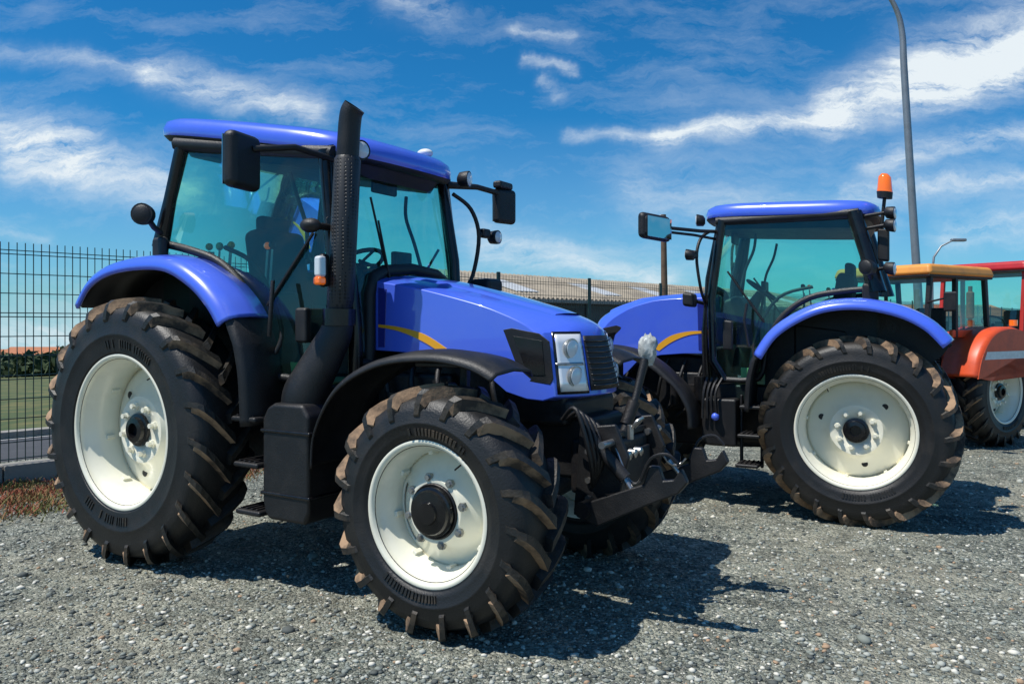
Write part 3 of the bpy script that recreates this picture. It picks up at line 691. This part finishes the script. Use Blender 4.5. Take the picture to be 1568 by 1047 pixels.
while t<T1:
    p=F0+FD*t;wire((p.x,p.y,.22),(p.x,p.y,2.46),.0048);t+=.075
rows=[.25,.42,.46,.66,.86,1.06,1.10,1.30,1.50,1.70,1.74,1.94,2.14,2.34,2.38]
for z in rows:
    a=F0+FD*T0+FN*.006;b_=F0+FD*T1+FN*.006;wire((a.x,a.y,z),(b_.x,b_.y,z),.0062)
fe.obj('mesh_panels',vs,fs,FG,recalc=False)
i=0;t=T0+1.1
while t<T1+.1:
    fbox(fe,'post_%d'%i,t-.035,t+.035,-.045,-.012,.0,2.50,FG,bevel=.005);i+=1;t+=2.53
i=0;t=T0
while t<T1:
    fbox(fe,'base_block_%d'%i,t+.01,t+.495,-.10,.10,-.05,.20+random.uniform(-.008,.008),CONC,bevel=.012);i+=1;t+=.5
wh=B('warehouse',(0,0,0),(1,0))
ROOF=mat('fibre_cement_roof',(.32,.27,.20),.8,var=.9,vcol=(.14,.12,.10),vscale=1.2,bump=.4,bscale=10)
WALL=mat('dark_metal_wall',(.05,.055,.055),.6,var=.5,vcol=(.09,.09,.085),vscale=1)
SKYL=mat('roof_skylight',(.6,.6,.58),.4,var=.5,vcol=(.4,.38,.34),vscale=4)
ta,tb=10.,37.
nc=260;vs2=[]
for i in range(nc+1):
    t=ta-.3+(tb-ta+.6)*i/nc;dz=.03*math.cos(i*math.pi)
    for d,z in((5.7,2.36),(9.0,3.28),(12.3,2.36)):
        p=F0+FD*t+FN*d;vs2.append((p.x,p.y,z+dz))
fs2=[(i*3+j,(i+1)*3+j,(i+1)*3+j+1,i*3+j+1) for i in range(nc) for j in range(2)]
wh.obj('roof',vs2,fs2,ROOF,solid=.03,recalc=False)
fbox(wh,'walls',ta,tb,6,12,-1.6,2.38,WALL)
for q,tt in enumerate((ta,tb)):
    vs3=[]
    for e in(-.1,.1):
        for d,z in((6,2.36),(9,3.22),(12,2.36)):
            p=F0+FD*(tt+e)+FN*d;vs3.append((p.x,p.y,z))
    wh.obj('gable_%d'%q,vs3,[(0,1,2),(3,4,5),(0,1,4,3),(1,2,5,4)],WALL)
for q in range(7):
    t=ta+1.2+q*3.8+random.uniform(-.3,.3)
    vs3=[]
    for tt in(t,t+1.0):
        for d,z in((6.3,2.36+.6*.279+.05),(7.9,2.36+2.2*.279+.05)):
            p=F0+FD*tt+FN*d;vs3.append((p.x,p.y,z))
    wh.obj('skylight_%d'%q,vs3,[(0,2,3,1)],SKYL,solid=.02)
for q in range(12):
    t=ta+1+q*2.2;fbox(wh,'wall_rib_%d'%q,t,t+.08,5.93,5.995,-1.2,2.3,WALL,bevel=.004)
fbox(wh,'gutter',ta-.3,tb+.3,5.55,5.68,2.24,2.34,CONC)
PL=mat('white_render',(.6,.6,.57),.8,var=.3,vcol=(.45,.44,.4),vscale=1)
RT=mat('terracotta_roof',(.42,.16,.07),.8,var=.5,vcol=(.3,.11,.05),vscale=3,bump=.5,bscale=12)
def house(b,c,w,d,h,rh,z0,rot=0):
    M=Matrix.Rotation(rad(rot),3,'Z')
    def tr(p): q=M@Vector((p[0],p[1],0));return (c[0]+q.x,c[1]+q.y,p[2])
    vs=[tr((sx*w/2,sy*d/2,z)) for z in(z0-3,z0+h) for sx,sy in((-1,-1),(1,-1),(1,1),(-1,1))]
    b.obj('walls',vs,[(0,1,5,4),(1,2,6,5),(2,3,7,6),(3,0,4,7),(4,5,6,7)],PL)
    e=.4
    vs=[tr(p) for p in((-w/2-e,-d/2-e,z0+h-.1),(w/2+e,-d/2-e,z0+h-.1),(w/2+e,0,z0+h+rh),(-w/2-e,0,z0+h+rh),(-w/2-e,d/2+e,z0+h-.1),(w/2+e,d/2+e,z0+h-.1))]
    b.obj('roof',vs,[(0,1,2,3),(3,2,5,4)],RT,solid=.1,recalc=False)
    vs=[tr(p) for p in((-w/2,-d/2,z0+h),(-w/2,d/2,z0+h),(-w/2,0,z0+h+rh-.1),(w/2,-d/2,z0+h),(w/2,d/2,z0+h),(w/2,0,z0+h+rh-.1))]
    b.obj('gables',vs,[(0,1,2),(3,4,5)],PL)
    for i in range(3):
        x=-w/2+w*(i+.5)/3
        vs=[tr(p) for p in((x-.5,-d/2-.02,z0+.9),(x+.5,-d/2-.02,z0+.9),(x+.5,-d/2-.02,z0+2.1),(x-.5,-d/2-.02,z0+2.1))]
        b.obj('window_%d'%i,vs,[(0,1,2,3)],BLKG)
hb=B('white_house',(0,0,0),(1,0))
house(hb,(37,68),8,6,2.6,.9,-.3,10)
for i,(x,y,w) in enumerate([(-89,150,10),(-101,158,12),(-84,160,9)]):
    h_=B('farmhouse',(0,0,0),(1,0));house(h_,(x,y),w,7,2.6,1.3,gz(x,y)+1.0,15*i)
GALV=mat('galvanised_steel',(.30,.31,.32),.45,metal=.6,var=.5,vcol=(.18,.18,.18),vscale=3)
sl=B('street_lamp',(11.25,22,0),(1,0))
sl.tube('pole',spline([(0,0,-.3),(-.02,0,2),(-.2,0,5),(-.42,0,8.6),(-.47,0,9.6),(-.62,0,10.25),(-.95,0,10.8),(-1.5,0,11.2),(-2.2,0,11.35)],4),[.125-.085*min(1,i/30) for i in range(33)],GALV,seg=14)
sl.box('lamp_head',(-2.45,0,11.38),(.7,.26,.14),GALV,bevel=.05)
sl.box('pole_base',(0,0,.2),(.32,.32,.9),GALV,bevel=.03)
s2=B('street_lamp',(23.2,44,0),(1,0))
s2.tube('pole',[(0,0,-1),(0,0,4.5),(.1,0,5.3),(.5,0,5.9),(1.1,0,6.2)],[.09,.07,.06,.05,.04],GALV,seg=10)
s2.box('lamp_head',(1.45,0,6.24),(.8,.3,.16),GALV,bevel=.05)
WOOD=mat('weathered_wood',(.16,.10,.06),.85,var=.7,vcol=(.08,.05,.035),vscale=5,bump=.4)
up=B('utility_pole',(4.02,21.0,0),(1,0))
up.tube('pole',[(0,0,-1),(0,0,2.2),(-.03,0,4.5)],[.10,.09,.07],WOOD,seg=12)
up.box('insulator_bracket',(-.03,0,4.35),(.3,.05,.05),GALV);up.tube('insulator',[(-.1,0,4.38),(-.1,0,4.50)],[.02,.03],WHT)
FOL=mat('hedge_foliage',(.03,.055,.018),.8,var=.9,vcol=(.075,.10,.03),vscale=.6)
vs=[];fs=[]
rng=np.random.RandomState(5)
for i in range(420):
    u=-1.0+rng.rand()*1.5 if i>220 else -.75+rng.rand()*.25;Y=95+rng.rand()*30;x=u*Y;y=Y
    z0=gz(x,y);h=1.5+rng.rand()*2.0*rng.rand()+.3;w=1.2+rng.rand()*2
    for k in range(60):
        d_=rng.normal(size=3);d_/=np.linalg.norm(d_);r=rng.rand()**.4
        p=np.array([x+d_[0]*w*r,y+d_[1]*w*r,z0+h*.5+d_[2]*h*.55*r])
        a=rng.normal(size=3)*.30;b_=rng.normal(size=3)*.30;o=len(vs)
        vs+= [tuple(p-a),tuple(p+b_),tuple(p+a),tuple(p-b_)];fs.append((o,o+1,o+2,o+3))
me=bpy.data.meshes.new('treeline');me.from_pydata(vs,[],fs);me.materials.append(FOL);o=bpy.data.objects.new('distant_treeline',me);COL.objects.link(o)
def stones(name,n,region,smin,smax,mats,seed,pw=2.6,pr=(.3,.34,.22,.1,.04)):
    rng=np.random.RandomState(seed)
    bm=bmesh.new();bmesh.ops.create_icosphere(bm,subdivisions=1,radius=1)
    V0=np.array([v.co[:] for v in bm.verts]);F_=np.array([[v.index for v in f.verts] for f in bm.faces]);bm.free()
    Y=region[0]*(region[1]/region[0])**rng.rand(n);X=(rng.rand(n)*1.5-.75)*Y
    d=FN.x*X+FN.y*Y-C0;ok=d<-.25;X=X[ok];Y=Y[ok];n=len(X)
    s=smin*(smax/smin)**(rng.rand(n)**pw)
    nv=len(V0);P=np.repeat(V0[None],n,0)*(1+rng.uniform(-.28,.28,(n,nv,1)))
    P=P*(s[:,None,None]*np.stack([rng.uniform(.7,1.4,n),rng.uniform(.7,1.3,n),rng.uniform(.4,.75,n)],1)[:,None,:])
    a=rng.rand(n)*6.28;c,s_=np.cos(a)[:,None],np.sin(a)[:,None]
    x=P[:,:,0]*c-P[:,:,1]*s_;y=P[:,:,0]*s_+P[:,:,1]*c
    P[:,:,0]=x+X[:,None];P[:,:,1]=y+Y[:,None];P[:,:,2]+= (s*.22)[:,None]
    F2=(F_[None]+(np.arange(n)*nv)[:,None,None]).reshape(-1,3)
    me=bpy.data.meshes.new(name);me.vertices.add(n*nv);me.vertices.foreach_set('co',P.reshape(-1))
    nf=len(F2);me.loops.add(nf*3);me.loops.foreach_set('vertex_index',F2.reshape(-1).astype(np.int32))
    me.polygons.add(nf);me.polygons.foreach_set('loop_start',np.arange(nf)*3);me.polygons.foreach_set('loop_total',np.full(nf,3))
    mi=np.repeat(rng.choice(len(mats),n,p=pr),len(F_)).astype(np.int32)
    for m in mats: me.materials.append(m)
    me.update();me.polygons.foreach_set('material_index',mi);me.update();me.validate()
    o=bpy.data.objects.new(name,me);COL.objects.link(o)
SM=[mat('stone_a',(.09,.10,.092),.85),mat('stone_b',(.22,.24,.21),.85),mat('stone_c',(.40,.41,.36),.85),mat('stone_d',(.66,.63,.54),.85),mat('stone_e',(.40,.27,.17),.85)]
stones('gravel',42000,(2.6,13),.005,.019,SM,1)
stones('loose_rocks',110,(3.2,10),.018,.045,SM,4,1.7,(.1,.2,.3,.32,.08))
RW=mat('dry_red_weeds',(.28,.07,.04),.9,var=.8,vcol=(.30,.20,.08),vscale=3)
GW=mat('green_weeds',(.12,.13,.035),.9,var=.8,vcol=(.26,.20,.08),vscale=3)
for nm,n_,m_,dr in(('dry_weeds',6500,RW,(-1.5,-.15)),('grass_tufts',3600,GW,(-1.7,-.12))):
    vs=[];fs=[];rng=np.random.RandomState(8 if nm[0]=='d' else 9)
    cl=[(rng.uniform(-3,3.0),rng.uniform(*dr)) for _ in range(60)]
    for i in range(n_):
        tt,dd=cl[rng.randint(len(cl))];p=F0+FD*(tt+rng.normal()*.15)+FN*min(-.12,dd+rng.normal()*.12)
        h=rng.uniform(.02,.08);w=.003+rng.rand()*.005;a=rng.rand()*6.28;l=rng.normal(size=2)*.045;o=len(vs)
        vs+=[(p.x-w*math.cos(a),p.y-w*math.sin(a),0),(p.x+w*math.cos(a),p.y+w*math.sin(a),0),(p.x+l[0]+w*.6,p.y+l[1],h),(p.x+l[0]-w*.6,p.y+l[1],h)];fs.append((o,o+1,o+2,o+3))
    me=bpy.data.meshes.new(nm);me.from_pydata(vs,[],fs);me.materials.append(m_);o=bpy.data.objects.new(nm,me);COL.objects.link(o)

# ---------------------------------------------------------------- world
w=bpy.data.worlds.new('World');sc.world=w;w.use_nodes=True;N=NT(w.node_tree);w.node_tree.nodes.clear()
EL=62;sd=Vector((-.93,-.36,0)).normalized()
out=N.n('ShaderNodeOutputWorld');bg=N.n('ShaderNodeBackground');bg.inputs[1].default_value=.064;N.l(bg.outputs[0],out.inputs[0])
gen=N.n('ShaderNodeTexCoord').outputs['Generated']
sp=N.n('ShaderNodeSeparateXYZ');N.l(gen,sp.inputs[0])
zc=N.M('MAXIMUM',sp.outputs[2],.03)
cb=N.n('ShaderNodeCombineXYZ');N.l(sp.outputs[0],cb.inputs[0]);N.l(sp.outputs[1],cb.inputs[1]);N.l(zc,cb.inputs[2])
sky=N.n('ShaderNodeTexSky',sky_type='NISHITA');sky.sun_disc=False;sky.sun_elevation=rad(EL);sky.sun_rotation=math.atan2(sd.x,sd.y)
sky.air_density=1.0;sky.dust_density=.2;sky.ozone_density=4.0
N.l(cb.outputs[0],sky.inputs[0])
hs=N.n('ShaderNodeHueSaturation');hs.inputs['Saturation'].default_value=1.25;hs.inputs['Hue'].default_value=.483;hs.inputs['Value'].default_value=1.0;N.l(sky.outputs[0],hs.inputs['Color'])
skyc=N.mix(1.0,hs.outputs[0],(.40,1.22,1.75,1),'MULTIPLY')
ay=N.M('MAXIMUM',N.M('ABSOLUTE',sp.outputs[1]),.08)
u=N.M('DIVIDE',sp.outputs[0],ay);v=N.M('DIVIDE',sp.outputs[2],ay)
uv=N.n('ShaderNodeCombineXYZ');N.l(u,uv.inputs[0]);N.l(v,uv.inputs[1]);uv=uv.outputs[0]
wn=N.n('ShaderNodeTexNoise');wn.inputs['Scale'].default_value=5;wn.inputs['Detail'].default_value=6;wn.inputs['Roughness'].default_value=.65;N.l(uv,wn.inputs['Vector'])
wob=N.V('SCALE',N.V('SUBTRACT',wn.outputs['Color'],(.5,.5,.5)),None,scale=.085)
p=N.V('ADD',uv,wob)
def band(x0,y0,x1,y1,wd,st):
    a=Vector(((x0-784)/1220,(495-y0)/1220,0));b_=Vector(((x1-784)/1220,(495-y1)/1220,0));ba=b_-a
    pa=N.V('SUBTRACT',p,tuple(a));h=N.M('DIVIDE',N.V('DOT_PRODUCT',pa,tuple(ba)),ba.length_squared,clamp=True)
    e=N.V('SUBTRACT',pa,N.V('SCALE',tuple(ba),None,scale=h))
    ez=N.n('ShaderNodeVectorMath',operation='MULTIPLY');N.l(e,ez.inputs[0]);ez.inputs[1].default_value=(1,1,0)
    d=N.V('LENGTH',ez.outputs[0]);w_=wd/1220
    return N.M('MULTIPLY',N.M('POWER',2.718,N.M('MULTIPLY',N.M('MULTIPLY',d,d),-1/w_**2)),st)
tot=None
for B_ in [(1010,215,1300,170,17,1.0),(1280,165,1640,75,38,1.3),(1420,110,1700,20,55,.9),(870,208,1030,212,10,.5),(1340,250,1640,195,20,.65),(1300,290,1600,275,13,.6),
           (-60,165,110,230,36,.9),(30,240,280,290,30,.75),(240,118,470,178,24,.8),(0,75,240,120,14,.35),(790,48,868,54,7,.62),(810,90,876,106,8,.62),(835,118,860,138,7,.35),
           (600,0,680,20,22,.45),(740,370,1010,425,28,.65),(0,340,60,350,12,.3),(1450,350,1640,330,24,.5),(-40,530,120,500,30,.6),(980,300,1300,330,45,.35)]:
    q=band(*B_);tot=q if tot is None else N.M('ADD',tot,q)
mp=N.n('ShaderNodeMapping');mp.inputs['Rotation'].default_value=(0,0,rad(-14));mp.inputs['Scale'].default_value=(3,13,1);N.l(p,mp.inputs[0])
stn=N.noise(mp.outputs[0],2.6,8,.72,.2)
mp2=N.n('ShaderNodeMapping');mp2.inputs['Rotation'].default_value=(0,0,rad(-12));mp2.inputs['Scale'].default_value=(2.0,8,1);N.l(p,mp2.inputs[0])
stn2=N.noise(mp2.outputs[0],1.5,8,.68,.1)
tx=N.ramp(stn,[(.33,(.03,.03,.03)),(.70,(1.2,1.2,1.2))])
cl=N.M('MULTIPLY',tot,tx)
wisps=N.M('MULTIPLY',N.ramp(stn2,[(.48,(0,0,0)),(.84,(1,1,1))]),.36)
cl=N.M('ADD',cl,wisps)
haze=N.M('MULTIPLY',N.M('SUBTRACT',1,N.M('DIVIDE',v,.26),clamp=True),.18)
cl=N.M('ADD',cl,haze)
fac=N.M('MULTIPLY',cl,1.0,clamp=True)
colr=N.mix(fac,skyc,(12.6,13.8,14.6,1))
N.l(colr,bg.inputs[0])
L=bpy.data.lights.new('sun','SUN');L.energy=5.0;L.angle=rad(.5);L.color=(1,.965,.90)
lo=bpy.data.objects.new('sun',L);COL.objects.link(lo)
dirv=Vector((sd.x*math.cos(rad(EL)),sd.y*math.cos(rad(EL)),math.sin(rad(EL))))
lo.rotation_euler=dirv.to_track_quat('Z','Y').to_euler();lo.location=dirv*30
cd=bpy.data.cameras.new('camera');cd.sensor_width=36;cd.lens=1220/1568*36;cd.shift_y=-28/1568;cd.clip_end=6000;cd.clip_start=.05
co=bpy.data.objects.new('camera',cd);co.location=(0,0,1.63);co.rotation_euler=(rad(90),0,0);COL.objects.link(co);sc.camera=co
